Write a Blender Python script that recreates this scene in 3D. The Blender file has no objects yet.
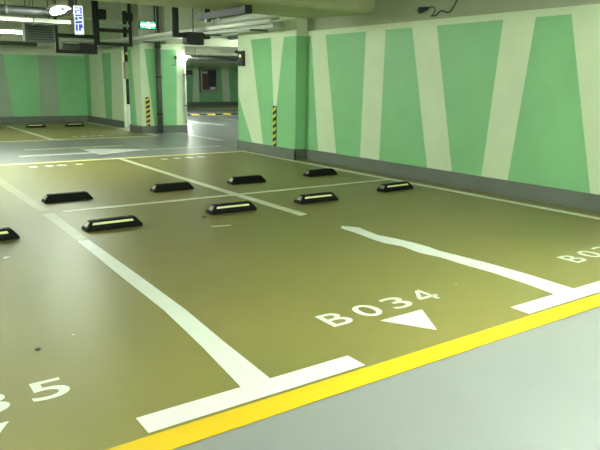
import bpy, bmesh, math, random
from mathutils import Vector, Matrix
random.seed(7)
sc = bpy.context.scene
C = sc.collection
ZC = 3.4            # ceiling height

# ------------------------------------------------------------------ materials
def mat(name, col, rough=0.6, metal=0.0, var=0.0, scale=3.0, bump=0.0, bscale=40.0, col2=None, rvar=0.0, spec=0.5, coat=0.0):
    m = bpy.data.materials.new(name); m.use_nodes = True
    nt = m.node_tree; b = nt.nodes['Principled BSDF']
    b.inputs['Base Color'].default_value = (*col, 1)
    b.inputs['Roughness'].default_value = rough
    b.inputs['Metallic'].default_value = metal
    b.inputs['Specular IOR Level'].default_value = .5 if name.endswith('epoxy') else spec
    if coat:
        b.inputs['Coat Weight'].default_value = coat; b.inputs['Coat Roughness'].default_value = 0.12
    tc = nt.nodes.new('ShaderNodeTexCoord')
    geo = nt.nodes.new('ShaderNodeNewGeometry')
    if var or col2:
        n = nt.nodes.new('ShaderNodeTexNoise'); n.inputs['Scale'].default_value = scale
        n.inputs['Detail'].default_value = 6; n.inputs['Roughness'].default_value = 0.6
        nt.links.new(geo.outputs['Position'], n.inputs['Vector'])
        r = nt.nodes.new('ShaderNodeValToRGB')
        c2 = col2 if col2 else tuple(c*(1-var) for c in col)
        c1 = col if col2 else tuple(min(1, c*(1+var)) for c in col)
        r.color_ramp.elements[0].position = 0.35; r.color_ramp.elements[0].color = (*c2, 1)
        r.color_ramp.elements[1].position = 0.65; r.color_ramp.elements[1].color = (*c1, 1)
        nt.links.new(n.outputs['Fac'], r.inputs['Fac']); nt.links.new(r.outputs['Color'], b.inputs['Base Color'])
    if rvar:
        n2 = nt.nodes.new('ShaderNodeTexNoise'); n2.inputs['Scale'].default_value = scale*0.7
        n2.inputs['Detail'].default_value = 4
        nt.links.new(geo.outputs['Position'], n2.inputs['Vector'])
        mr = nt.nodes.new('ShaderNodeMapRange'); mr.inputs['From Min'].default_value = .3; mr.inputs['From Max'].default_value = .7
        mr.inputs['To Min'].default_value = rough-rvar; mr.inputs['To Max'].default_value = rough+rvar
        nt.links.new(n2.outputs['Fac'], mr.inputs['Value']); nt.links.new(mr.outputs['Result'], b.inputs['Roughness'])
    if bump:
        n3 = nt.nodes.new('ShaderNodeTexNoise'); n3.inputs['Scale'].default_value = bscale
        nt.links.new(geo.outputs['Position'], n3.inputs['Vector'])
        bp = nt.nodes.new('ShaderNodeBump'); bp.inputs['Strength'].default_value = bump; bp.inputs['Distance'].default_value = 0.01
        nt.links.new(n3.outputs['Fac'], bp.inputs['Height']); nt.links.new(bp.outputs['Normal'], b.inputs['Normal'])
    return m
def emit(name, col, s):
    m = bpy.data.materials.new(name); m.use_nodes = True
    b = m.node_tree.nodes['Principled BSDF']
    b.inputs['Base Color'].default_value = (*col, 1)
    b.inputs['Emission Color'].default_value = (*col, 1); b.inputs['Emission Strength'].default_value = s
    return m
M = dict(
    shaded_cream  = mat('shaded_cream_wall_paint', (.28,.37,.27), .6, var=.05, scale=2),  # same cream, darkened to put the far wall's shade into the colour
    epoxy_grey = mat('grey_epoxy', (.215,.227,.227), .34, var=.03, scale=1.0, bump=.03, bscale=9),
    epoxy_olive= mat('olive_epoxy', (.195,.170,.050), .42, col2=(.165,.156,.044), scale=.7, bump=.03, bscale=7),
    white_paint= mat('white_road_paint', (.68,.71,.66), .45, var=.03, scale=6),
    old_white  = mat('worn_white_paint', (.62,.64,.48), .4, var=.1, scale=5),
    faded      = mat('faded_white_paint', (.29,.275,.13), .38, var=.12, scale=5),
    yellow     = mat('yellow_road_paint', (.60,.395,.002), .6, var=.03, scale=6),
    ghost      = mat('nearly_worn_paint', (.235,.215,.095), .4, var=.1, scale=5),
    pale_yellow= mat('pale_yellow_paint', (.82,.78,.36), .4, var=.04, scale=4),
    cream      = mat('cream_wall_paint', (.62,.73,.51), .55, var=.03, scale=2, bump=.05),
    green      = mat('green_wall_paint', (.225,.52,.24), .5, var=.04, scale=1.6, bump=.05),
    upper      = mat('shaded_upper_cream', (.36,.41,.28), .65, var=.05, scale=1.5, bump=.05),  # cream darkened for the shade above the lamps' cut-off
    skirting   = mat('dark_grey_base_paint', (.13,.15,.125), .4, var=.08, scale=2),
    concrete   = mat('painted_concrete', (.58,.62,.47), .75, var=.08, scale=1.3, bump=.1),
    beam       = mat('cream_concrete_beam', (.42,.45,.25), .7, var=.06, scale=1.3, bump=.1),
    galv       = mat('galvanised_steel', (.50,.53,.48), .38, .55, var=.08, scale=5),
    white_metal= mat('white_enamel', (.75,.78,.72), .35),
    dark_metal = mat('black_steel', (.012,.014,.012), .6, 0),
    grey_metal = mat('dull_grey_steel', (.10,.12,.10), .5, .4),
    rubber     = mat('black_rubber', (.005,.006,.005), .7, spec=.15, var=.2, scale=20, bump=.2, bscale=120),
    rubber_end = mat('highlit_rubber', (.16,.165,.14), .4, var=.4, scale=30),  # lighter rubber tone for the highlight on the stop ends
    reflector  = mat('pale_yellow_reflector', (.80,.80,.42), .3),
    black      = mat('black_plastic', (.015,.015,.015), .4),
    caution_y  = mat('yellow_caution', (.75,.60,.05), .4),
    brown      = mat('brown_scrap', (.12,.07,.04), .8),
    blue       = mat('blue_sign_face', (.10,.16,.62), .4),
    glass      = mat('cabinet_glass', (.04,.05,.045), .1),
    red        = mat('dull_red_enamel', (.13,.06,.045), .5),
    beige      = mat('beige_box_paint', (.33,.34,.24), .6),
    lamp       = emit('added_lamp_glow', (.90,1.0,.86), 47.0),
    lamp_far   = emit('far_lamp_glow', (.90,1.0,.86), 16.0),
    lamp_near  = emit('end_lamp_glow', (.90,1.0,.86), 75.0),
    globe      = emit('globe_glow', (.90,1.0,.88), 7.0),
    fill_pass  = emit('added_passage_glow', (.90,1.0,.88), 85.0),
    exit_green = emit('exit_green_glow', (.08,.75,.35), .12),
    exit_white = emit('exit_white_glow', (.88,1.0,.92), 1.3),
    sign_white = emit('sign_white_glow', (.80,.88,1.0), .12),
    sign_blue  = emit('sign_blue_glow', (.03,.06,.60), .10),
    amber      = emit('amber_indicator_glow', (.9,.75,.2), .5),
)

# ------------------------------------------------------------------ mesh builder
class MB:
    def __init__(s): s.v=[]; s.f=[]; s.mi=[]; s.mats=[]
    def _m(s, m):
        if m not in s.mats: s.mats.append(m)
        return s.mats.index(m)
    def add(s, vs, fs, m):
        k=len(s.v); s.v += [tuple(v) for v in vs]; i=s._m(m)
        for f in fs: s.f.append([a+k for a in f]); s.mi.append(i)
        return s
    def box(s, x0,x1,y0,y1,z0,z1,m):
        vs=[(x,y,z) for z in (z0,z1) for y in (y0,y1) for x in (x0,x1)]
        return s.add(vs, [(0,2,3,1),(4,5,7,6),(0,1,5,4),(2,6,7,3),(0,4,6,2),(1,3,7,5)], m)
    def cham(s, x0,x1,y0,y1,z0,z1,m,c=.01):
        # box whose edges are chamfered
        bm=bmesh.new(); bmesh.ops.create_cube(bm,size=1)
        for v in bm.verts: v.co=Vector(((x0+x1)/2+v.co.x*(x1-x0),(y0+y1)/2+v.co.y*(y1-y0),(z0+z1)/2+v.co.z*(z1-z0)))
        bmesh.ops.bevel(bm,geom=bm.edges[:],offset=c,segments=2,affect='EDGES')
        bm.verts.index_update()
        s.add([v.co[:] for v in bm.verts],[[v.index for v in f.verts] for f in bm.faces],m); bm.free(); return s
    def prism(s, pts, a, b, ax, m):
        # pts: polygon (u,v); extruded along axis ax from a to b
        def P(u,v,w): return {'x':(w,u,v),'y':(u,w,v),'z':(u,v,w)}[ax]
        n=len(pts); vs=[P(u,v,a) for u,v in pts]+[P(u,v,b) for u,v in pts]
        fs=[tuple(range(n)),tuple(range(2*n-1,n-1,-1))]+[(i,(i+1)%n,(i+1)%n+n,i+n) for i in range(n)]
        return s.add(vs,fs,m)
    def cyl(s, p, q, r, m, n=12, r2=None):
        p=Vector(p); q=Vector(q); d=(q-p).normalized(); r2=r if r2 is None else r2
        a=d.cross(Vector((0,0,1)) if abs(d.z)<.9 else Vector((1,0,0))).normalized(); b=d.cross(a)
        vs=[p+r*(a*math.cos(t)+b*math.sin(t)) for t in [2*math.pi*i/n for i in range(n)]]
        vs+=[q+r2*(a*math.cos(t)+b*math.sin(t)) for t in [2*math.pi*i/n for i in range(n)]]
        fs=[tuple(range(n)),tuple(range(2*n-1,n-1,-1))]+[(i,i+n,(i+1)%n+n,(i+1)%n) for i in range(n)]
        return s.add(vs,fs,m)
    def tube(s, pts, r, m, n=8):
        pts=[Vector(p) for p in pts]; rings=[]; up=None; vs=[]
        for i,p in enumerate(pts):
            d=((pts[min(i+1,len(pts)-1)]-pts[max(i-1,0)])).normalized()
            if up is None: up=d.cross(Vector((0,0,1)) if abs(d.z)<.9 else Vector((1,0,0))).normalized()
            up=(up-d*up.dot(d)).normalized(); b=d.cross(up)
            vs+=[p+r*(up*math.cos(t)+b*math.sin(t)) for t in [2*math.pi*k/n for k in range(n)]]
        fs=[tuple(range(n)),tuple(range(len(vs)-1,len(vs)-n-1,-1))]
        for i in range(len(pts)-1):
            fs+=[(i*n+k,(i+1)*n+k,(i+1)*n+(k+1)%n,i*n+(k+1)%n) for k in range(n)]
        return s.add(vs,fs,m)
    def ball(s, c, rx,ry,rz, m):
        bm=bmesh.new(); bmesh.ops.create_uvsphere(bm,u_segments=16,v_segments=10,radius=1)
        bm.verts.index_update()
        s.add([(c[0]+v.co.x*rx,c[1]+v.co.y*ry,c[2]+v.co.z*rz) for v in bm.verts],[[v.index for v in f.verts] for f in bm.faces],m); bm.free(); return s
    def build(s, name, parent=None, origin=None, smooth=False, label=None):
        me=bpy.data.meshes.new(name); o0=Vector(origin) if origin else Vector((0,0,0))
        me.from_pydata([tuple(Vector(v)-o0) for v in s.v],[],s.f)
        for m in s.mats: me.materials.append(M[m])
        for p,i in zip(me.polygons,s.mi): p.material_index=i; p.use_smooth=smooth
        bm=bmesh.new(); bm.from_mesh(me); bmesh.ops.recalc_face_normals(bm,faces=bm.faces[:]); bm.to_mesh(me); bm.free()
        o=bpy.data.objects.new(name,me); C.objects.link(o)
        if parent: o.parent=parent
        elif origin: o.location=o0
        if label: o['label']=label
        return o
def thing(name, label, cat, loc=(0,0,0), rz=0, group=None):
    o=bpy.data.objects.new(name,None); o.empty_display_size=.1; C.objects.link(o)
    o.location=loc; o.rotation_euler=(0,0,rz); o['label']=label; o['category']=cat
    if group: o['group']=group
    return o
def struct(o, label=None, cat=None):
    o['kind']='structure'
    if label: o['label']=label
    if cat: o['category']=cat
    return o
def tag(o,label,cat,group=None):
    o['label']=label; o['category']=cat
    if group: o['group']=group
    return o
def dup(root, loc, rz, label):
    r=root.copy(); C.objects.link(r); r.location=loc; r.rotation_euler=(0,0,rz); r['label']=label
    for ch in list(root.children):
        c=ch.copy(); C.objects.link(c); c.parent=r
        for gch in ch.children:
            d=gch.copy(); C.objects.link(d); d.parent=c
    return r

# ------------------------------------------------------------------ floor and markings
floor = struct(MB().box(-12,26,-6,36,-.2,0,'epoxy_grey').build('floor'),
               'glossy grey epoxy garage floor with olive bays and painted lines','floor')
def mark(name, label, m, polys, z0=.002, z1=.004):
    mb=MB()
    for p in polys: mb.prism(p, z0, z1, 'z', m)
    return mb.build(name, floor, label=label)
def rect(x0,x1,y0,y1): return [(x0,y0),(x1,y0),(x1,y1),(x0,y1)]
mark('bay_coating','olive epoxy coating of the parking bays between the two driving aisles','epoxy_olive',
     [[(-12,2.25),(7.118,2.25),(7.118,9.92),(6.878,9.93),(6.878,11.7),(-12,11.7)]],-.001,.002)
mark('bay_coating','olive epoxy coating of the bays along the far wall','epoxy_olive',[rect(-12,6.83,16.15,22.88)],-.001,.002)
mark('yellow_line','bright yellow line along the near edge of the bays','yellow',[rect(-12,7.1,2.155,2.30)])
arc=[(6.62+.42*math.sin(t),12.05-.42*math.cos(t)) for t in [math.pi/2*i/8 for i in range(9)]]
arc2=[(6.62+.30*math.sin(t),12.05-.30*math.cos(t)) for t in [math.pi/2*i/8 for i in range(9)]][::-1]
mark('pale_yellow_line','pale yellow line along the far edge of the bays, curving in at the column','pale_yellow',
     [rect(-12,6.62,11.63,11.76),[(min(x,6.87),y) for x,y in arc]+[(min(x,6.86),y) for x,y in arc2]])
mark('pale_yellow_line','pale yellow line in front of the bays by the far wall','pale_yellow',[rect(-12,6.75,16.02,16.15)])
mark('centre_line','thin pale yellow dash along the middle of the far aisle','pale_yellow',[rect(2.95,5.0,13.98,14.06)],.0002,.002)
for a,b in ((-4.5,-2.0),(-1.0,1.3)):
    mark('centre_line','thin pale yellow dash along the middle of the far aisle','pale_yellow',[rect(a,b,13.98,14.06)],.0002,.002)
# T-shaped bay lines
for cx,cap in ((-.97,None),(1.48,(.885,2.07)),(4.06,(3.46,4.66)),(6.73,(6.13,7.1))):
    a,b=cap if cap else (cx-.59,cx+.59)
    mark('bay_corner_bar','white bar along the yellow line at the foot of a bay divider','white_paint',[rect(a,b,2.325,2.468)])
mark('divider_line','broad white line between bays B035 and B034','white_paint',
     [[(1.41,2.465),(1.575,2.465),(1.605,3.0),(1.648,3.6),(1.675,4.6),(1.70,5.75),(1.60,5.75),(1.555,4.6),(1.528,3.66),(1.47,3.0)]])
mark('divider_line','faded stretch of the white line between two bays','faded',[[(1.60,5.75),(1.70,5.75),(1.75,7.15),(1.63,7.15)]])
mark('divider_line','almost worn away line between two bays of the back row','ghost',[[(1.63,7.3),(1.75,7.3),(1.78,11.63),(1.66,11.63)]])
mark('divider_line','white line left of bay B035','white_paint',[rect(-1.04,-.90,2.465,7.15)])
up=[(4.18,2.465),(4.205,2.85),(4.20,3.217),(4.175,3.5),(4.155,3.744),(4.175,3.896),(4.17,4.1),(4.135,4.3),(4.09,4.48),(4.125,4.7),(4.15,4.83),(4.09,4.93),(4.04,4.985)]
lo=[(3.975,4.90),(3.97,4.66),(3.935,4.4),(3.93,4.2),(3.985,4.05),(3.955,3.8),(4.0,3.598),(3.995,3.3),(4.01,3.05),(3.985,2.7),(3.95,2.465)]
mark('divider_line','wavy-edged white line right of bay B034, broken off at its far end','white_paint',[up+lo])
mark('divider_line','white line between two back-row bays, crossing the thin middle line','old_white',
     [[(3.975,5.62),(4.10,5.66),(4.11,8.5),(4.155,11.63),(4.06,11.63),(4.0,8.5)]])
mark('divider_line','thin white line running along the foot of the right wall','old_white',
     [[(6.64,2.46),(6.75,2.46),(6.79,3.9),(6.80,7),(6.83,11.75),(6.73,11.75),(6.68,7),(6.68,3.9)]])
mark('middle_line','thin white line between the front and back rows of bays','old_white',[[(1.85,7.12),(6.75,7.10),(6.75,7.18),(1.85,7.22)]],.004,.0055)
mark('painted_dash','short white dash in front of a wheel stop','old_white',[[(2.90,5.64),(3.10,5.60),(3.105,5.63),(2.905,5.67)]])
mark('divider_line','white line between bays by the far wall','old_white',[rect(3.98,4.10,16.15,21.4)])
mark('divider_line','white line of the bays by the far wall, beside its end','old_white',[rect(6.68,6.80,16.15,22.5)])
for x in (1.4,-1.2):
    mark('divider_line','white line between bays by the far wall','old_white',[rect(x,x+.12,16.15,21.4)])
mark('direction_arrow','white lane arrow in the far aisle','white_paint',
     [[(2.6,12.80),(4.0,12.80),(4.0,12.45),(5.25,13.0),(4.0,13.75),(4.0,12.98),(2.6,12.98)]],.0002,.002)
mark('lane_line','thin white line in the far aisle beside the lane arrow','white_paint',[rect(5.3,6.9,12.88,13.0)],.0002,.002)
# passage lines
mark('lane_line','white line curving through the passage beyond the columns','white_paint',
     [[(10.2,21.9),(10.0,20.6),(10.3,19.1),(10.45,19.1),(10.22,20.6),(10.4,21.9)]],.0002,.002)
mark('lane_line','thin white line further along the passage','white_paint',[[(12.1,22.9),(12.0,20.9),(12.12,20.9),(12.25,22.9)]],.0002,.002)
mark('lane_line','thin white line in the passage near the columns','white_paint',[rect(7.55,7.65,14.2,18.5)],.0002,.002)
mark('bay_coating','beige coated bay floor at the end of the passage','pale_yellow',[rect(15.2,22,30.2,31.6)],.0002,.002)

# painted bay numbers
def glyph(ch):
    if ch=='4':
        P=[[(.12,-.5),(.32,-.5),(.32,.5),(.12,.5)],[(-.5,-.28),(.5,-.28),(.5,-.12),(-.5,-.12)],[(-.5,-.12),(-.27,-.12),(.14,.34),(.14,.5),(.08,.5)]]
        vs=[];fs=[]
        for q_ in P:
            k=len(vs); vs+=[(a,b) for a,b in q_]; fs.append(tuple(range(k,k+len(q_))))
        return vs,fs
    cu=bpy.data.curves.new('g','FONT'); cu.body=ch; cu.size=1; cu.offset=.008 ; cu.fill_mode='BOTH'
    o=bpy.data.objects.new('g',cu); C.objects.link(o)
    dg=bpy.context.evaluated_depsgraph_get(); me=bpy.data.meshes.new_from_object(o.evaluated_get(dg))
    vs=[v.co.copy() for v in me.vertices]; fs=[tuple(p.vertices) for p in me.polygons]
    bpy.data.objects.remove(o); bpy.data.curves.remove(cu); bpy.data.meshes.remove(me)
    x0=min(v.x for v in vs);x1=max(v.x for v in vs);y0=min(v.y for v in vs);y1=max(v.y for v in vs)
    return [((v.x-x0)/(x1-x0)-.5,(v.y-y0)/(y1-y0)-.5) for v in vs],fs
def number(txt,cx,cy,label,w=.175,h=.205,pitch=.267,tilt=.03,m='white_paint'):
    mb=MB()
    for i,ch in enumerate(txt):
        vs,fs=glyph(ch); ox=cx+(i-(len(txt)-1)/2)*pitch; oy=cy+(ox-cx)*tilt
        mb.add([(ox+u*w,oy+v*h,.0042) for u,v in vs],fs,m)
    return mb.build('bay_number',floor,label=label)
number('B034',2.752,2.945,'white painted number B034')
number('B035',.24,2.94,'white painted number B035')
number('B033',5.33,2.96,'white painted number B033')
def tri(cx,y0,y1,label): mark('bay_arrow',label,'white_paint',[[(cx-.18,y1),(cx+.18,y1),(cx,y0)]])
tri(2.752,2.46,2.76,'white triangle under the number B034')
tri(.245,2.46,2.745,'white triangle under the number B035')
tri(5.33,2.50,2.78,'white triangle under the number B033')
def worn(xs,y,label):
    polys=[]
    for i,x in enumerate(xs):
        w=.15+.04*random.random()
        polys.append([(x+w*.5*math.cos(t)*random.uniform(.8,1),y+.10*math.sin(t)*random.uniform(.8,1)) for t in [2*math.pi*k/12 for k in range(12)]])
    mark('worn_number',label,'white_paint',polys)
worn([2.47,2.72,2.93,3.22],11.20,'worn white bay number at the far end of a back-row bay')
worn([4.80,5.05,5.30,5.55],11.20,'worn white bay number near the curved pale line')
worn([4.75,4.98,5.2,5.42],16.75,'worn white bay number in the far bays')
def fleck(name,x,y,r,m,label,cat,h=.008):
    mb=MB(); pts=[(r*math.cos(t)*random.uniform(.5,1.1),r*.6*math.sin(t)*random.uniform(.6,1.1)) for t in [2*math.pi*k/9 for k in range(9)]]
    mb.prism(pts,0,h,'z',m); o=mb.build(name); o.location=(x,y,.0025); return tag(o,label,cat)
fleck('rubber_scrap',3.05,6.10,.035,'brown','small brown scrap lying by the left end of a wheel stop','scrap')
fleck('paper_scrap',.95,5.50,.028,'white_paint','small white paper scrap near the leftmost wheel stop','scrap')
fleck('black_scrap',.712,3.457,.018,'black','tiny black scrap on the olive floor above the digit 5','scrap')
fleck('paper_scrap',.93,3.56,.012,'old_white','tiny pale speck on the olive floor left of the broad divider line','scrap',.004)
fleck('paper_scrap',3.53,3.0,.012,'old_white','tiny pale speck on the floor right of the number B034','scrap',.004)

# ------------------------------------------------------------------ wheel stops
L0=.30; 
def stop_parts(root, strip=True):
    mb=MB(); L=.285; T=.225; W=.085; w2=.042; H=.095; hb=.022
    lv=[(-L,-W,0),(L,-W,0),(L,W,0),(-L,W,0),(-L,-W,hb),(L,-W,hb),(L,W,hb),(-L,W,hb),(-T,-w2,H),(T,-w2,H),(T,w2,H),(-T,w2,H)]
    bm=bmesh.new(); V=[bm.verts.new(v) for v in lv]
    for f in [(0,3,2,1),(0,1,5,4),(1,2,6,5),(2,3,7,6),(3,0,4,7),(4,5,9,8),(5,6,10,9),(6,7,11,10),(7,4,8,11),(8,9,10,11)]: bm.faces.new([V[i] for i in f])
    bmesh.ops.bevel(bm,geom=bm.edges[:],offset=.006,segments=2,affect='EDGES'); bm.verts.index_update()
    mb.add([v.co[:] for v in bm.verts],[[v.index for v in f.verts] for f in bm.faces],'rubber'); bm.free()
    body=mb.build('stop_body',root)
    # reflective strip lying on the sloping front face
    def onface(x,t,off): # t 0..1 up the front slope
        y=-W+(W-w2)*t; z=hb+(H-hb)*t; n=Vector((0,-(H-hb),(W-w2))).normalized(); return (x,y+n.y*off,z+n.z*off)
    s=MB(); a,b=-.22,.195
    vs=[onface(a,.50,-.002),onface(b,.50,-.002),onface(b-.01,.76,-.002),onface(a+.01,.76,-.002),onface(a,.50,.004),onface(b,.50,.004),onface(b-.01,.76,.004),onface(a+.01,.76,.004)]
    s.add(vs,[(0,3,2,1),(4,5,6,7),(0,1,5,4),(1,2,6,5),(2,3,7,6),(3,0,4,7)],'reflector'); s.build('reflective_strip',body,label='pale yellow reflective strip')
    for sx in (-1,1):
        def e(y,t,off):
            x=L-(L-T)*t; z=hb+(H-hb)*t; n=Vector((H-hb,0,L-T)).normalized(); return (sx*(x+n.x*off),y,z+n.z*off)
        c=MB(); vs=[e(-.045,.25,-.002),e(.045,.25,-.002),e(.03,.8,-.002),e(-.03,.8,-.002),e(-.045,.25,.003),e(.045,.25,.003),e(.03,.8,.003),e(-.03,.8,.003)]
        c.add(vs,[(0,3,2,1),(4,5,6,7),(0,1,5,4),(1,2,6,5),(2,3,7,6),(3,0,4,7)],'rubber_end'); c.build('end_highlight',body,label='grey highlight painted on the sloping end')  # painted highlight on each sloping end
    for x in (-.15,.15):
        MB().cyl((x,0,H-.004),(x,0,H+.004),.013,'grey_metal',10).build('bolt_head',body)
spots=[(.90,6.20,'front','wheel stop cut by the left edge of the photo, strip towards the camera',.03),
 (2.055,6.14,'front','black wheel stop with pale strip, second from the left in the front row',.02),
 (3.46,6.24,'front','black wheel stop with pale strip behind the short white dash, scrap at its left end',-.02),
 (4.66,6.25,'front','black wheel stop with pale strip just right of the old white divider line end',0),
 (6.12,6.39,'front','black wheel stop with pale strip, touching the thin line along the right wall',.05),
 (2.09,7.84,'back','plain black wheel stop furthest left in the back row',0),
 (3.48,7.91,'back','plain black wheel stop left of the divider line in the back row',0),
 (4.67,7.97,'back','plain black wheel stop right of the divider line in the back row',0),
 (6.07,8.05,'back','plain black wheel stop of the back row nearest the right wall',0),
 (3.40,20.42,'far','small far wheel stop at the left photo edge by the far wall',0),
 (4.66,20.42,'far','far wheel stop right of a white bay line, by the far wall',0),
 (5.82,20.46,'far','far wheel stop nearest the inner corner of the far wall',0)]
proto=None
for x,y,row,lab,rz in spots:
    g={'front':'wheel stops of the front row','back':'wheel stops of the back row','far':'wheel stops by the far wall'}[row]
    r=rz+(math.pi if row=='back' else 0)
    if proto is None:
        proto=thing('wheel_stop',lab,'wheel stop',(x,y,.002),r,g); stop_parts(proto); o=proto
    else: o=dup(proto,(x,y,.002),r,lab); o['group']=g

# ------------------------------------------------------------------ walls
ZB,ZT=.20,2.26
def paint(mb, plane, c, sgn, u0, u1, greens, zt=ZT, zb=ZB):
    """cream field with green polygons, proud of the wall surface c towards sgn"""
    ax={'X':'x','Y':'y'}[plane]
    for p in greens: mb.prism(p, c, c+sgn*.003, ax, 'green')
def zz(u_top0,u_top1,u_bot0,u_bot1,zb=ZB,zt=ZT): return [(u_bot0,zb),(u_bot1,zb),(u_top1,zt),(u_top0,zt)]
def fields(stripes,u0,u1):
    """green polygons between the cream stripes: stripes = (top0,top1,bot0,bot1) sorted upward in u"""
    out=[]; pt,pb=u0,u0
    for t0,t1,b0,b1 in stripes:
        if t0>pt or b0>pb: out.append(zz(pt,t0,pb,b0))
        pt,pb=t1,b1
    if u1>pt or u1>pb: out.append(zz(pt,u1,pb,u1))
    return out
# right wall
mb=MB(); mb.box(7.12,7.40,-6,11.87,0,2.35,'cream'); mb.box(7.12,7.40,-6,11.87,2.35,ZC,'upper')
st=[(-4.6,-4.1,-4.0,-3.5),(-2.6,-2.1,-3.0,-2.5),(-.9,-.4,-.4,.1),(.9,1.4,.5,1.0),(2.4,2.9,2.3,2.8),(3.62,4.61,3.45,4.13),(5.09,5.58,5.30,5.74),(6.73,7.23,6.27,6.77),(7.81,8.29,7.84,8.33),(9.37,9.80,8.98,9.53)]
paint(mb,'X',7.12,-1,0,0,fields(st,-6,9.93))
struct(mb.build('wall_right'),'long right wall painted in green panels between slanting cream stripes','wall')
struct(MB().box(7.09,7.12,-6,9.93,0,ZB,'skirting').build('baseboard_right'),'dark grey painted base of the right wall','baseboard')
# projecting column at the end of the right wall
mb=MB(); mb.box(6.88,7.40,9.93,12.07,0,ZC,'cream')
greens=[zz(10.79,11.54,10.62,11.07),[(11.51,ZB),(12.07,ZB),(12.07,1.15)],
        [(9.93,ZB),(10.62,ZB),(10.62,.75),(10.34,ZT),(9.93,ZT)]]
paint(mb,'X',6.88,-1,0,0,greens)
mb.prism([(6.88,ZB),(7.12,ZB),(7.12,ZT),(6.88,ZT)],9.93,9.927,'y','green')
col=struct(mb.build('concrete_column'),'wide green and cream column projecting from the right wall','column')
mb=MB(); mb.box(6.855,7.09,9.905,9.93,0,ZB,'skirting'); mb.box(6.855,6.88,9.905,12.095,0,ZB,'skirting'); mb.box(6.88,7.4,12.07,12.095,0,ZB,'skirting')
mb.build('base_band',col,label='dark grey painted foot of the column')
# column between the far aisle and the passage
mb=MB(); mb.box(6.67,7.97,17.0,17.9,0,2.46,'cream'); mb.box(6.67,7.97,17.0,17.9,2.46,ZC,'concrete')
fr=[[(7.02,ZB),(7.36,ZB),(7.42,ZT),(6.80,ZT)],[(7.36,ZB),(7.68,ZB),(7.74,ZT),(7.42,ZT)]]
paint(mb,'Y',17.0,-1,0,0,fr)
paint(mb,'X',6.67,-1,0,0,[[(17.4,ZB),(17.9,ZB),(17.9,ZT),(17.65,ZT)]])
paint(mb,'X',7.97,1,0,0,[[(17.1,ZB),(17.6,ZB),(17.7,ZT),(17.2,ZT)]])
col2=struct(mb.build('concrete_column'),'green and cream column with a dark pipe down its face, beyond the far aisle','column')
MB().box(6.645,7.995,16.975,17.925,0,ZB,'skirting').build('base_band',col2,label='dark grey painted foot of the column')
# far wall
mb=MB(); mb.box(-12,7.2,22.9,23.15,0,ZC,'shaded_cream'); mb.box(-12,7.0,22.88,22.9,2.2,ZC,'concrete')
st=[]; x=-11.4
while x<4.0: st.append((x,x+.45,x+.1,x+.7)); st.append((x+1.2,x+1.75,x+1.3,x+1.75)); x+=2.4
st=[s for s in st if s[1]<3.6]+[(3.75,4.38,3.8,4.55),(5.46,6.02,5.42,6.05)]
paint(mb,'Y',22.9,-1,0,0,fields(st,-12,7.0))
struct(mb.build('wall_far'),'far wall with broad green and cream panels, the cream painted darker as shade','wall')
struct(MB().box(-12,7.0,22.87,22.9,0,ZB,'skirting').build('baseboard_far'),'dark grey painted base of the far wall','baseboard')
mb=MB(); mb.box(7.0,7.2,19.3,22.9,0,ZC,'cream')
paint(mb,'X',7.0,-1,0,0,[zz(20.25,21.1,20.4,21.0),zz(22.4,22.9,22.5,22.9)])
struct(mb.build('wall_return'),'short side wall meeting the far wall at the inner corner','wall')
struct(MB().box(6.97,7.0,19.3,22.87,0,ZB,'skirting').build('baseboard_return'),'dark grey painted base of the short side wall','baseboard')
# passage walls
mb=MB(); mb.box(7.0,26,35.3,35.5,0,ZC,'cream')
st=[(8,8.5,8.2,8.7),(10,10.5,9.8,10.4),(12,12.6,12.2,12.8),(14.2,14.9,14.5,14.9),(17.15,17.45,17.0,17.45),(18.95,19.45,19.05,19.55),(21,21.6,21.3,21.8),(23.5,24,23.3,24)]
paint(mb,'Y',35.3,-1,0,0,fields(st,7,26))
struct(mb.build('wall_passage_end'),'green and cream wall at the far end of the passage','wall')
struct(MB().box(7.2,26,35.27,35.3,0,ZB,'skirting').build('baseboard_passage_end'),'dark base of the passage end wall','baseboard')
struct(MB().box(7.0,7.2,23.15,35.3,0,ZC,'cream').build('wall_passage_left'),'left wall of the passage','wall')
struct(MB().box(26,26.2,11.87,35.5,0,ZC,'cream').build('wall_passage_right'),'right wall of the passage','wall')
struct(MB().box(7.4,26,11.87,12.07,0,ZC,'cream').build('wall_passage_near'),'near wall of the passage','wall')
struct(MB().box(-12.2,-12,-6,23.15,0,ZC,'cream').build('wall_left'),'left end wall of the garage','wall')
struct(MB().box(-12,7.4,-6.2,-6,0,ZC,'cream').build('wall_near'),'wall behind the camera','wall')
struct(MB().box(-12.2,26.2,-6.2,35.5,ZC,ZC+.12,'concrete').build('ceiling'),'pale concrete ceiling slab','ceiling')
# beams
mb=MB(); c=.12
pr=[(8.1+c,2.52),(9.95,2.58),(9.95,ZC),(8.1,ZC)]+[(8.1+c-c*math.sin(a),2.52+c-c*math.cos(a)) for a in (1.5708,1.2,.9,.6,.3)]
mb.prism(pr,-12,7.12,'x','beam')
struct(mb.build('ceiling_beam'),'broad cream concrete beam crossing above the wheel stops to the right wall','beam')
struct(MB().box(-12,6.2,17.0,17.5,2.95,ZC,'concrete').build('ceiling_beam'),'grey concrete beam above the far bays','beam')
struct(MB().box(7.30,25.9,16.72,17.5,2.40,ZC,'concrete').build('ceiling_beam'),'grey concrete beam over the mouth of the passage','beam')
struct(MB().box(7.2,25.9,27.6,28.1,2.62,ZC,'concrete').build('ceiling_beam'),'dim concrete beam deep in the passage','beam')

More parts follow.
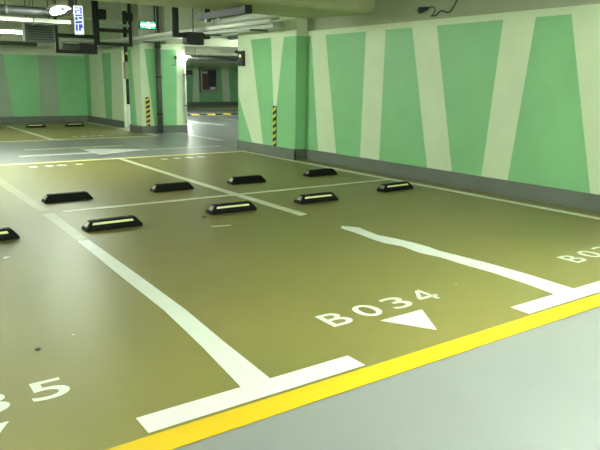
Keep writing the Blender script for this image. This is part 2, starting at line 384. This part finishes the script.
# ------------------------------------------------------------------ lamps
def tube_light(x,y,z,length,axis,label,group,mt='lamp',r=.028,top=ZC):
    t=thing('tube_light',label,'lamp',(x,y,z),0 if axis=='x' else math.pi/2,group)
    h=length/2
    mb=MB(); mb.prism([(-.13,.015),(-.05,.05),(.05,.05),(.13,.015),(.135,.02),(.055,.095),(-.055,.095),(-.135,.02)],-h,h,'x','white_metal'); mb.build('lamp_housing',t)
    MB().cyl((-h+.04,0,0),(h-.04,0,0),r,mt,14).build('glowing_tube',t,smooth=True)
    for s in (-1,1):
        MB().cham(min(s*h,s*(h-.04)),max(s*h,s*(h-.04)),-.035,.035,-.033,.035,'white_metal',.005).build('lamp_holder',t)
        MB().cyl((s*h*.7,0,.08),(s*h*.7,0,top-z),.006,'galv',6).build('suspension_rod',t)
    return t
near='unseen tube lamps added over the near aisle'
for x,y in ((-6.5,1.6),(-1.6,1.6),(2.6,1.2),(4.5,1.9)):  # out of view, added to light the near floor and right wall
    tube_light(x,y,2.36,1.5,'x','unseen tube lamp added over the near driving aisle','unseen tube lamps added over the near aisle')
bay=[(-3.4,7.4),(.55,10.7),(-3.2,11.2),(-1.0,14.4),(-3.2,14.4)]  # out of view, added to brighten the column and back row
for x,y in bay: tube_light(x,y,2.40,1.3,'x','unseen tube lamp added above the bays as fill light','unseen fill lamps above the bays')
tube_light(3.35,17.9,2.585,1.5,'x','long glowing tube lamp hung at the top left, in front of the far wall',None,'lamp_far',r=.045)
tube_light(12.1,26.0,2.40,1.2,'y','tube lamp added deep in the passage for the floor streak, just right of the column lamp',None,'fill_pass')  # added lamp that makes the bright streak on the passage floor
tube_light(10.6,14.8,2.5,1.3,'x','unseen tube lamp added behind the wall to light the near passage',None,'fill_pass')  # this and the next hidden lamps are added to brighten the passage
tube_light(8.7,20.3,2.5,1.3,'y','unseen tube lamp added behind the column to light the passage',None,'fill_pass')
tube_light(17.5,22.0,2.5,1.3,'x','unseen tube lamp added on the right to light the passage',None,'fill_pass')
tube_light(3.06,11.3,2.53,.6,'y','short bright tube lamp seen end-on near the top left, beside the blue sign',None,'lamp_near',r=.055)

t=thing('corner_lamp','small bright lamp at the top right edge of the piped column, white conduit below it','lamp',(7.93,16.93,2.03))
MB().ball((0,0,.02),.10,.05,.06,'globe').build('lamp_globe',t,smooth=True)
MB().cham(-.03,.03,.0,.06,.09,.30,'white_metal',.006).build('lamp_bracket',t)
MB().cyl((.03,.03,-.05),(.03,.03,-1.80),.028,'white_metal',10).build('conduit',t,smooth=True,label='white conduit')
for z in (-.45,-1.3): MB().box(-.01,.065,.0,.06,z,z+.03,'grey_metal').build('conduit_clip',t)

# ------------------------------------------------------------------ signs
t=thing('exit_sign','small glowing exit sign in a black case hanging over the far aisle','exit sign',(4.88,12.0,2.375))
MB().cham(-.165,.165,-.03,.03,0,.145,'black',.006).build('sign_case',t)
pn=MB().box(-.15,.15,-.033,-.029,.012,.133,'exit_green').build('green_panel',t,label='green lit panel')
# white arrows left and right with a running figure between
mb=MB(); y0,y1=-.037,-.033
mb.prism([(-.145,.078),(-.095,.108),(-.095,.09),(-.05,.09),(-.05,.066),(-.095,.066),(-.095,.048)],y0,y1,'y','exit_white')
mb.build('sign_arrow',pn,label='white left arrow'); mb=MB()
mb.prism([(.145,.078),(.095,.108),(.095,.09),(.05,.09),(.05,.066),(.095,.066),(.095,.048)],y0,y1,'y','exit_white')
mb.build('sign_arrow',pn,label='white right arrow')
mb=MB()
mb.prism([(.004+.013*math.cos(a),.118+.012*math.sin(a)) for a in [2*math.pi*k/10 for k in range(10)]],y0,y1,'y','exit_white')
mb.prism([(-.018,.105),(.018,.105),(.034,.08),(.024,.074),(.014,.088),(.012,.062),(.036,.042),(.028,.016),(.014,.02),(.018,.038),(-.006,.054),(-.02,.034),(-.042,.03),(-.042,.044),(-.026,.048),(-.014,.07),(-.014,.09),(-.03,.08),(-.036,.09)],y0,y1,'y','exit_white')
mb.build('running_figure',pn,label='white running figure')
for s in (-.1,.1): MB().cyl((s,0,.14),(s,0,ZC-2.375),.004,'galv',6).build('suspension_wire',t)
t=thing('hanging_sign','narrow upright blue and white sign hanging at the top left','sign',(3.09,10.3,2.10),-.25)
MB().cham(-.07,.07,-.02,.02,0,.43,'white_metal',.005).build('sign_board',t)
sf=MB().box(-.064,.064,-.023,-.019,.01,.42,'sign_white').build('sign_face',t,label='white lit face')
mb=MB()
def q(*p): mb.prism(list(p),-.027,-.023,'y','sign_blue')
q((-.045,.40),(.0,.40),(.0,.385),(-.045,.385)); q((.012,.40),(.05,.40),(.05,.31),(.03,.31),(.03,.385),(.012,.385)); q((-.045,.36),(-.025,.36),(-.025,.31),(-.045,.31)); q((-.015,.365),(.02,.365),(.02,.35),(-.015,.35))
q((-.05,.295),(.05,.295),(.05,.275),(-.05,.275)); q((-.05,.26),(-.015,.26),(-.015,.215),(-.05,.215)); q((.0,.262),(.05,.262),(.05,.225),(.0,.24))
q((-.05,.195),(.045,.205),(.045,.175),(-.05,.165)); q((-.05,.15),(-.02,.15),(-.02,.06),(-.05,.06)); q((-.005,.155),(.05,.155),(.05,.10),(.025,.10),(.025,.06),(-.005,.06)); 
mb.build('sign_marks',sf,label='blue marks')
for s in (-.05,.05): MB().cyl((s,0,.42),(s,0,ZC-2.10),.005,'galv',6).build('suspension_rod',t)

# ------------------------------------------------------------------ services on the ceiling
# cable trunking along the right of the aisle
t=thing('cable_duct','long galvanised cable duct running away under the ceiling towards the far column','duct',(6.45,9.96,2.4))
mb=MB(); mb.box(-.06,.17,0,12.9,-.02,.08,'galv'); mb.build('duct_body',t)
MB().cyl((-.11,-.0,.09),(-.11,12.9,.09),.048,'white_metal',12).build('bright_conduit',t,smooth=True,label='white conduit on top')
MB().cyl((.06,0,.14),(.06,12.9,.14),.022,'galv',10).build('thin_conduit',t,smooth=True)
for y in (.6,2.4,5.8,9.2,11.6):
    MB().cyl((.19,y,-.05),(.19,y,1.0),.007,'galv',6).build('suspension_rod',t)
    MB().box(-.17,.20,y-.02,y+.02,-.05,-.02,'grey_metal').build('duct_bracket',t)
t=thing('water_pipe','white pipe with a rounded end beside the cable duct by the column','pipe',(6.72,10.0,2.66))
MB().tube([(0,2.6,0),(0,.35,0),(.0,.12,.01),(.03,.0,.05),(.06,-.03,.12),(.06,-.03,.30)],.045,'white_metal',12).build('pipe_run',t,smooth=True)
for y in (.6,2.0): MB().cyl((0,y,.03),(0,y,ZC-2.66),.006,'galv',6).build('suspension_rod',t)
# hanger with black boxes
def trapeze(x,y,z,w,h,label,second=None):
    t=thing('pipe_hanger',label,'pipe hanger',(x,y,z))
    for s in (0,w): MB().box(s-.035,s+.035,-.03,.03,0,ZC-z,'dark_metal').build('hanger_rod',t)
    MB().box(-.035,w+.035,-.035,.035,-.0,.085,'dark_metal').build('hanger_bar',t)
    if second: MB().box(-.035,w+.035,-.035,.035,second,second+.09,'dark_metal').build('hanger_bar',t)
    return t
h=trapeze(5.40,16.5,2.27,.84,.5,'large black pipe hanger left of the piped column',.33)
MB().box(.02,.20,-.12,.05,.62,.86,'dark_metal').build('clamp_box',h)
MB().box(.66,.88,-.12,.05,.62,.82,'dark_metal').build('clamp_box',h)
MB().box(.04,.80,-.08,.05,.48,.54,'galv').build('pale_bar',h,label='pale galvanised bar')
t=thing('pipe_hanger','tall black hanger arm in front of the cable duct, right of the exit sign','pipe hanger',(5.68,12.5,2.30))
MB().box(-.06,.06,-.03,.03,0,ZC-2.30,'dark_metal').build('hanger_rod',t)
MB().box(.06,.20,-.03,.03,0,.09,'dark_metal').build('hanger_bar',t)
t=thing('junction_box','black box held at the foot of the black hanger arm','box',(6.07,12.5,2.16))
MB().cham(-.19,.19,-.12,.12,0,.25,'black',.012).build('box_body',t)
MB().cham(.19,.36,-.07,.07,.13,.23,'black',.01).build('side_arm',t)
MB().cyl((0,.0,.24),(0,0,ZC-2.16),.012,'grey_metal',8).build('suspension_rod',t)
# black channel under the broad beam
t=thing('cable_channel','black steel channel bolted under the broad beam near the top centre','channel',(5.0,8.45,2.44))
MB().box(-.06,.06,0,1.55,-.03,.07,'dark_metal').build('channel_bar',t)
MB().box(-.05,.05,0,.09,.07,.089,'dark_metal').build('channel_foot',t)
MB().box(-.05,.05,1.30,1.38,.07,.134,'dark_metal').build('channel_foot',t)
MB().cyl((0,1.3,-.07),(0,1.3,-.03),.05,'grey_metal',12).build('clamp',t)
MB().ball((0,.95,-.04),.022,.022,.022,'white_metal').build('sensor',t,smooth=True)
# dark pipe and pale tray to the left
t=thing('drain_pipe','thick black pipe running across at the top left','pipe',(-4,12.0,2.56))
MB().tube([(-4,0,0),(7.25,0,0),(7.40,0,.03),(7.5,0,.12),(7.52,0,.3),(7.52,0,ZC-2.56)],.075,'dark_metal',14).build('pipe_run',t,smooth=True)
for x in (-1,3.2,6.4):
    MB().cyl((x,0,-.085),(x,0,ZC-2.56),.009,'grey_metal',6).build('suspension_rod',t)
    MB().cyl((x-.02,0,0),(x+.02,0,0),.085,'grey_metal',14).build('pipe_collar',t)
t=thing('cable_tray','pale cable tray running across just below the black pipe','cable tray',(-4,12.6,2.41))
MB().box(-4,7.6,-.10,.10,0,.012,'white_metal').box(-4,7.6,-.10,-.09,.0,.08,'white_metal').box(-4,7.6,.09,.10,.0,.08,'white_metal').build('tray_body',t)
for x in (-1,2,4.5,6.95):
    MB().box(x-.02,x+.02,-.13,.13,-.03,0,'grey_metal').build('tray_bracket',t)
    MB().cyl((x,-.115,-.02),(x,-.115,ZC-2.41),.007,'grey_metal',6).build('suspension_rod',t)
    MB().cyl((x,.115,-.02),(x,.115,ZC-2.41),.007,'grey_metal',6).build('suspension_rod',t)
# jet fan / ventilation box
t=thing('ventilation_box','dull grey ventilation box hung right of the glowing tube lamp','ventilation box',(3.50,14.6,2.18))
MB().cham(-.27,.32,-.16,.16,0,.36,'grey_metal',.012).build('box_body',t)
mb=MB()
for i in range(6): mb.box(-.22,.27,-.172,-.16,.04+i*.05,.065+i*.05,'dark_metal')
mb.build('grille',t,label='dark slatted grille')
for s in (-.2,.25): MB().cyl((s,0,.34),(s,0,ZC-2.18),.01,'grey_metal',6).build('suspension_rod',t)
h=trapeze(4.26,16.0,2.03,.90,.5,'black pipe hanger beside the ventilation box',.36)
MB().cyl((.1,-.06,.16),(.48,-.06,.16),.065,'grey_metal',12).build('pipe_stub',h,smooth=True)
MB().box(.50,.86,-.10,.06,.09,.25,'dark_metal').build('valve_box',h)
MB().cyl((.1,-.04,.30),(.8,-.04,.30),.03,'galv',10).build('thin_pipe',h,smooth=True)
# conduits across the far bays
for i,(y,z,r,mm,lab) in enumerate([(19.2,2.75,.05,'galv','thin galvanised pipe crossing above the far bays'),(21.0,2.45,.06,'grey_metal','dull pipe crossing in front of the far wall')]):
    t=thing('ceiling_pipe',lab,'pipe',(-3,y,z))
    MB().cyl((-8.9,0,0),(8.0,0,0),r,mm,12).build('pipe_run',t,smooth=True)
    for x in (-6,-1,3.5,6.3): MB().cyl((x,0,0),(x,0,ZC-z),.008,'grey_metal',6).build('suspension_rod',t)
# passage pipes
for (x,y0,y1,z,r,mm,lab) in [(8.6,17.6,34.5,2.62,.10,'galv','thick galvanised pipe running down the passage ceiling'),
                        (9.3,12.2,16.9,2.70,.11,'grey_metal','dull grey duct pipe at the mouth of the passage'),
                        (8.5,12.2,16.9,2.66,.07,'galv','galvanised pipe at the mouth of the passage beside the duct pipe'),
                        (10.2,12.2,16.9,2.95,.10,'white_metal','white pipe high at the mouth of the passage'),
                        (15.5,18.0,27.4,2.80,.08,'dark_metal','dark pipe deep in the passage')]:
    t=thing('ceiling_pipe',lab,'pipe',(x,y0,z))
    MB().cyl((0,0,0),(0,y1-y0,0),r,mm,14).build('pipe_run',t,smooth=True)
    for f in (.15,.5,.85): MB().cyl((0,(y1-y0)*f,0),(0,(y1-y0)*f,ZC-z),.01,'grey_metal',6).build('suspension_rod',t)
t=thing('ceiling_pipe','dark pipe crossing the passage in front of its end wall','pipe',(10,26.6,2.42))
MB().cyl((2.4,0,0),(12,0,0),.075,'dark_metal',12).build('pipe_run',t,smooth=True)
for x in (3,7,11): MB().cyl((x,0,0),(x,0,ZC-2.42),.01,'grey_metal',6).build('suspension_rod',t)

# ------------------------------------------------------------------ fittings on columns and walls
def guard(x,y,face,label):
    """black and yellow caution strip, standing .78 m tall"""
    t=thing('caution_strip',label,'caution strip',(x,y,ZB),0 if face=='Y' else -math.pi/2)
    mb=MB(); w=.055; H=.78
    mb.box(-w,w,-.014,0,0,H,'black'); bk=mb.build('backing',t)
    n=6; st=H/n; s=MB()
    for i in range(n):
        z=i*st; pts=[(-w,z+.01),(w,z+.065),(w,min(z+.125,H)),(-w,z+.07)]
        s.prism(pts,-.018,-.013,'y','caution_y')
    s.build('yellow_bands',bk,label='yellow slanting bands'); return t
guard(6.877,10.63,'X','black and yellow caution strip on the column projecting from the right wall')
guard(6.835,16.997,'Y','black and yellow caution strip on the piped column beyond the aisle')
t=thing('drain_pipe','dark grey pipe running down the face of the far column','pipe',(7.155,16.92,0))
MB().cyl((0,0,.0),(0,0,2.62),.078,'grey_metal',14).build('pipe_run',t,smooth=True)
for z in (.5,1.5,2.3): MB().cyl((0,0,z),(0,0,z+.04),.090,'dark_metal',14).build('pipe_collar',t)
MB().tube([(0,0,2.62),(0,.0,2.72),(.0,.03,2.8),(0,.06,ZC)],.062,'grey_metal',12).build('pipe_bend',t,smooth=True)
t=thing('small_hook','small dark hook on the right half of the far column','hook',(7.62,16.99,1.84))
MB().tube([(.08,-.01,.22),(.08,-.02,.06),(.06,-.03,.01),(.0,-.03,0),(-.04,-.03,.02)],.012,'black',8).build('hook_wire',t,smooth=True)
MB().cham(.05,.11,-.02,.005,.18,.26,'black',.004).build('hook_plate',t)
# wall unit on the right column
t=thing('call_point','small black box with an amber light high on the right column','call point',(6.877,11.87,1.75))
MB().cham(-.06,0,-.10,.10,0,.30,'black',.008).build('box_body',t)
MB().cyl((-.064,0,.2),(-.058,0,.2),.025,'amber',12).build('indicator',t,label='dim amber indicator')
# pipe with box at the end of the side wall
t=thing('fire_riser','slim pipe with a beige box beside the end of the far side wall','riser pipe',(7.06,19.05,0))
vb=MB().cham(-.10,.11,-.12,.05,1.46,1.96,'beige',.01).build('valve_box',t,label='beige box')
MB().cyl((0,0,.70),(0,0,1.47),.055,'dark_metal',12).build('riser_pipe',t,smooth=True,label='black upper pipe')
MB().cyl((0,0,0),(0,0,.72),.06,'white_metal',12).build('riser_bright_foot',t,smooth=True,label='white lower length standing in for a bright glare')  # white stands in for the bright glare and its streak on the floor
MB().cyl((0,0,1.95),(0,0,ZC),.07,'dark_metal',12).build('riser_top',t,smooth=True)
MB().cyl((0,-.1,2.2),(0,0,2.2),.05,'caution_y',12).build('gauge',t,label='small yellow gauge')
# hose cabinet on passage end wall
t=thing('hose_cabinet','dark glass-fronted hose cabinet on the wall at the end of the passage','cabinet',(18.02,35.29,.82))
mb=MB(); mb.box(-.55,.55,-.20,0,0,1.36,'grey_metal'); mb.build('cabinet_body',t)
mb=MB()
for a in [(-.55,-.47,0,1.36),(.47,.55,0,1.36),(-.47,.47,0,.09),(-.47,.47,1.27,1.36)]: mb.box(a[0],a[1],-.24,-.20,a[2],a[3],'galv')
fr_=mb.build('door_frame',t,label='pale frame')
MB().box(-.05,.47,-.215,-.20,.30,1.27,'glass').build('glass_pane',fr_,label='black glass pane')
MB().box(-.42,-.10,-.23,-.20,.15,.95,'red').build('red_panel',t,label='dull red panel')
MB().box(-.40,-.12,-.235,-.20,1.05,1.16,'white_metal').build('notice',t)
MB().box(.05,.40,-.225,-.20,.12,.26,'white_metal').build('notice',t)
t=thing('wall_plate','small dark plate high on the passage end wall left of the cabinet','plate',(16.72,35.29,1.78))
MB().cham(-.28,.28,-.05,0,0,.24,'black',.01).build('plate_body',t)
MB().box(-.22,.22,-.056,-.05,.06,.18,'grey_metal').build('plate_face',t)
# speed bump in the passage
t=thing('speed_bump','black and yellow speed bump across the passage','speed bump',(9.0,25.3,0))
n=22; w=8.4/n
for i in range(n):
    mb=MB(); a=i*w
    mb.prism([(-.17,0),(.17,0),(.09,.045),(-.09,.045)],a,a+w,'x','rubber' if i%2 else 'caution_y'); mb.build('bump_segment',t)
# loose cable with plug on the right wall
t=thing('loose_cable','black cable with a plug dangling high on the right wall','cable',(7.12,6.9,2.45))
cab=[(-.02,-.06,-.05),(-.03,-.11,-.055),(-.03,-.17,-.05),(-.03,-.22,-.015),(-.03,-.27,.005),(-.03,-.32,-.01),(-.03,-.38,-.03),(-.03,-.43,-.02),(-.03,-.48,.03),(-.03,-.53,.10),(-.02,-.55,.20),(-.012,-.55,.50),(-.012,-.54,.94)]
# smooth the run
def smooth(p,k=6):
    out=[]; P=[Vector(a) for a in p]
    for i in range(len(P)-1):
        a,b,c,d=P[max(i-1,0)],P[i],P[i+1],P[min(i+2,len(P)-1)]
        for j in range(k):
            s=j/k; out.append(.5*((2*b)+(-a+c)*s+(2*a-5*b+4*c-d)*s*s+(-a+3*b-3*c+d)*s**3))
    return out+[P[-1]]
MB().tube(smooth(cab),.009,'black',8).build('cable_run',t,smooth=True)
mb=MB(); mb.cyl((-.035,.15,.04),(-.035,-.01,.055),.05,'black',12,.018); mb.build('plug',t,smooth=True)
MB().tube(smooth([(-.035,-.01,.055),(-.035,-.06,.07),(-.03,-.12,.06),(-.03,-.14,.03),(-.02,-.1,-.03),(-.02,-.06,-.05)]),.006,'black',8).build('plug_lead',t,smooth=True)
for s in (.02,.06): MB().cyl((-.035+s*.3-.01,.15,.02+s),(-.035+s*.3-.01,.175,.02+s),.006,'galv',6).build('plug_pin',t)

# ------------------------------------------------------------------ camera
f=639.16; yaw,pitch,roll=-0.61514792,0.21987401,0.01368108
cam=bpy.data.cameras.new('camera'); co=bpy.data.objects.new('camera',cam); C.objects.link(co)
cam.sensor_width=36; cam.sensor_fit='HORIZONTAL'; cam.lens=f*36/600; cam.clip_end=200
fw=Vector((-math.sin(yaw)*math.cos(pitch),math.cos(yaw)*math.cos(pitch),-math.sin(pitch)))
r0=Vector((math.cos(yaw),math.sin(yaw),0)); u0=r0.cross(fw)
R=r0*math.cos(roll)+u0*math.sin(roll); U=-r0*math.sin(roll)+u0*math.cos(roll)
co.matrix_world=Matrix(((R.x,U.x,-fw.x,0),(R.y,U.y,-fw.y,0),(R.z,U.z,-fw.z,1.43807),(0,0,0,1)))
sc.camera=co

# ------------------------------------------------------------------ world and view
w=bpy.data.worlds.new('world'); sc.world=w; w.use_nodes=True
w.node_tree.nodes['Background'].inputs['Color'].default_value=(.5,.6,.45,1); w.node_tree.nodes['Background'].inputs['Strength'].default_value=.05
sc.view_settings.view_transform='Standard'; sc.view_settings.look='None'; sc.view_settings.gamma=1; sc.view_settings.use_curve_mapping=False
sc.view_settings.exposure=2.68
sc.cycles.use_denoising=True
sc.cycles.max_bounces=8; sc.cycles.diffuse_bounces=5; sc.cycles.glossy_bounces=4
sc.cycles.sample_clamp_indirect=8
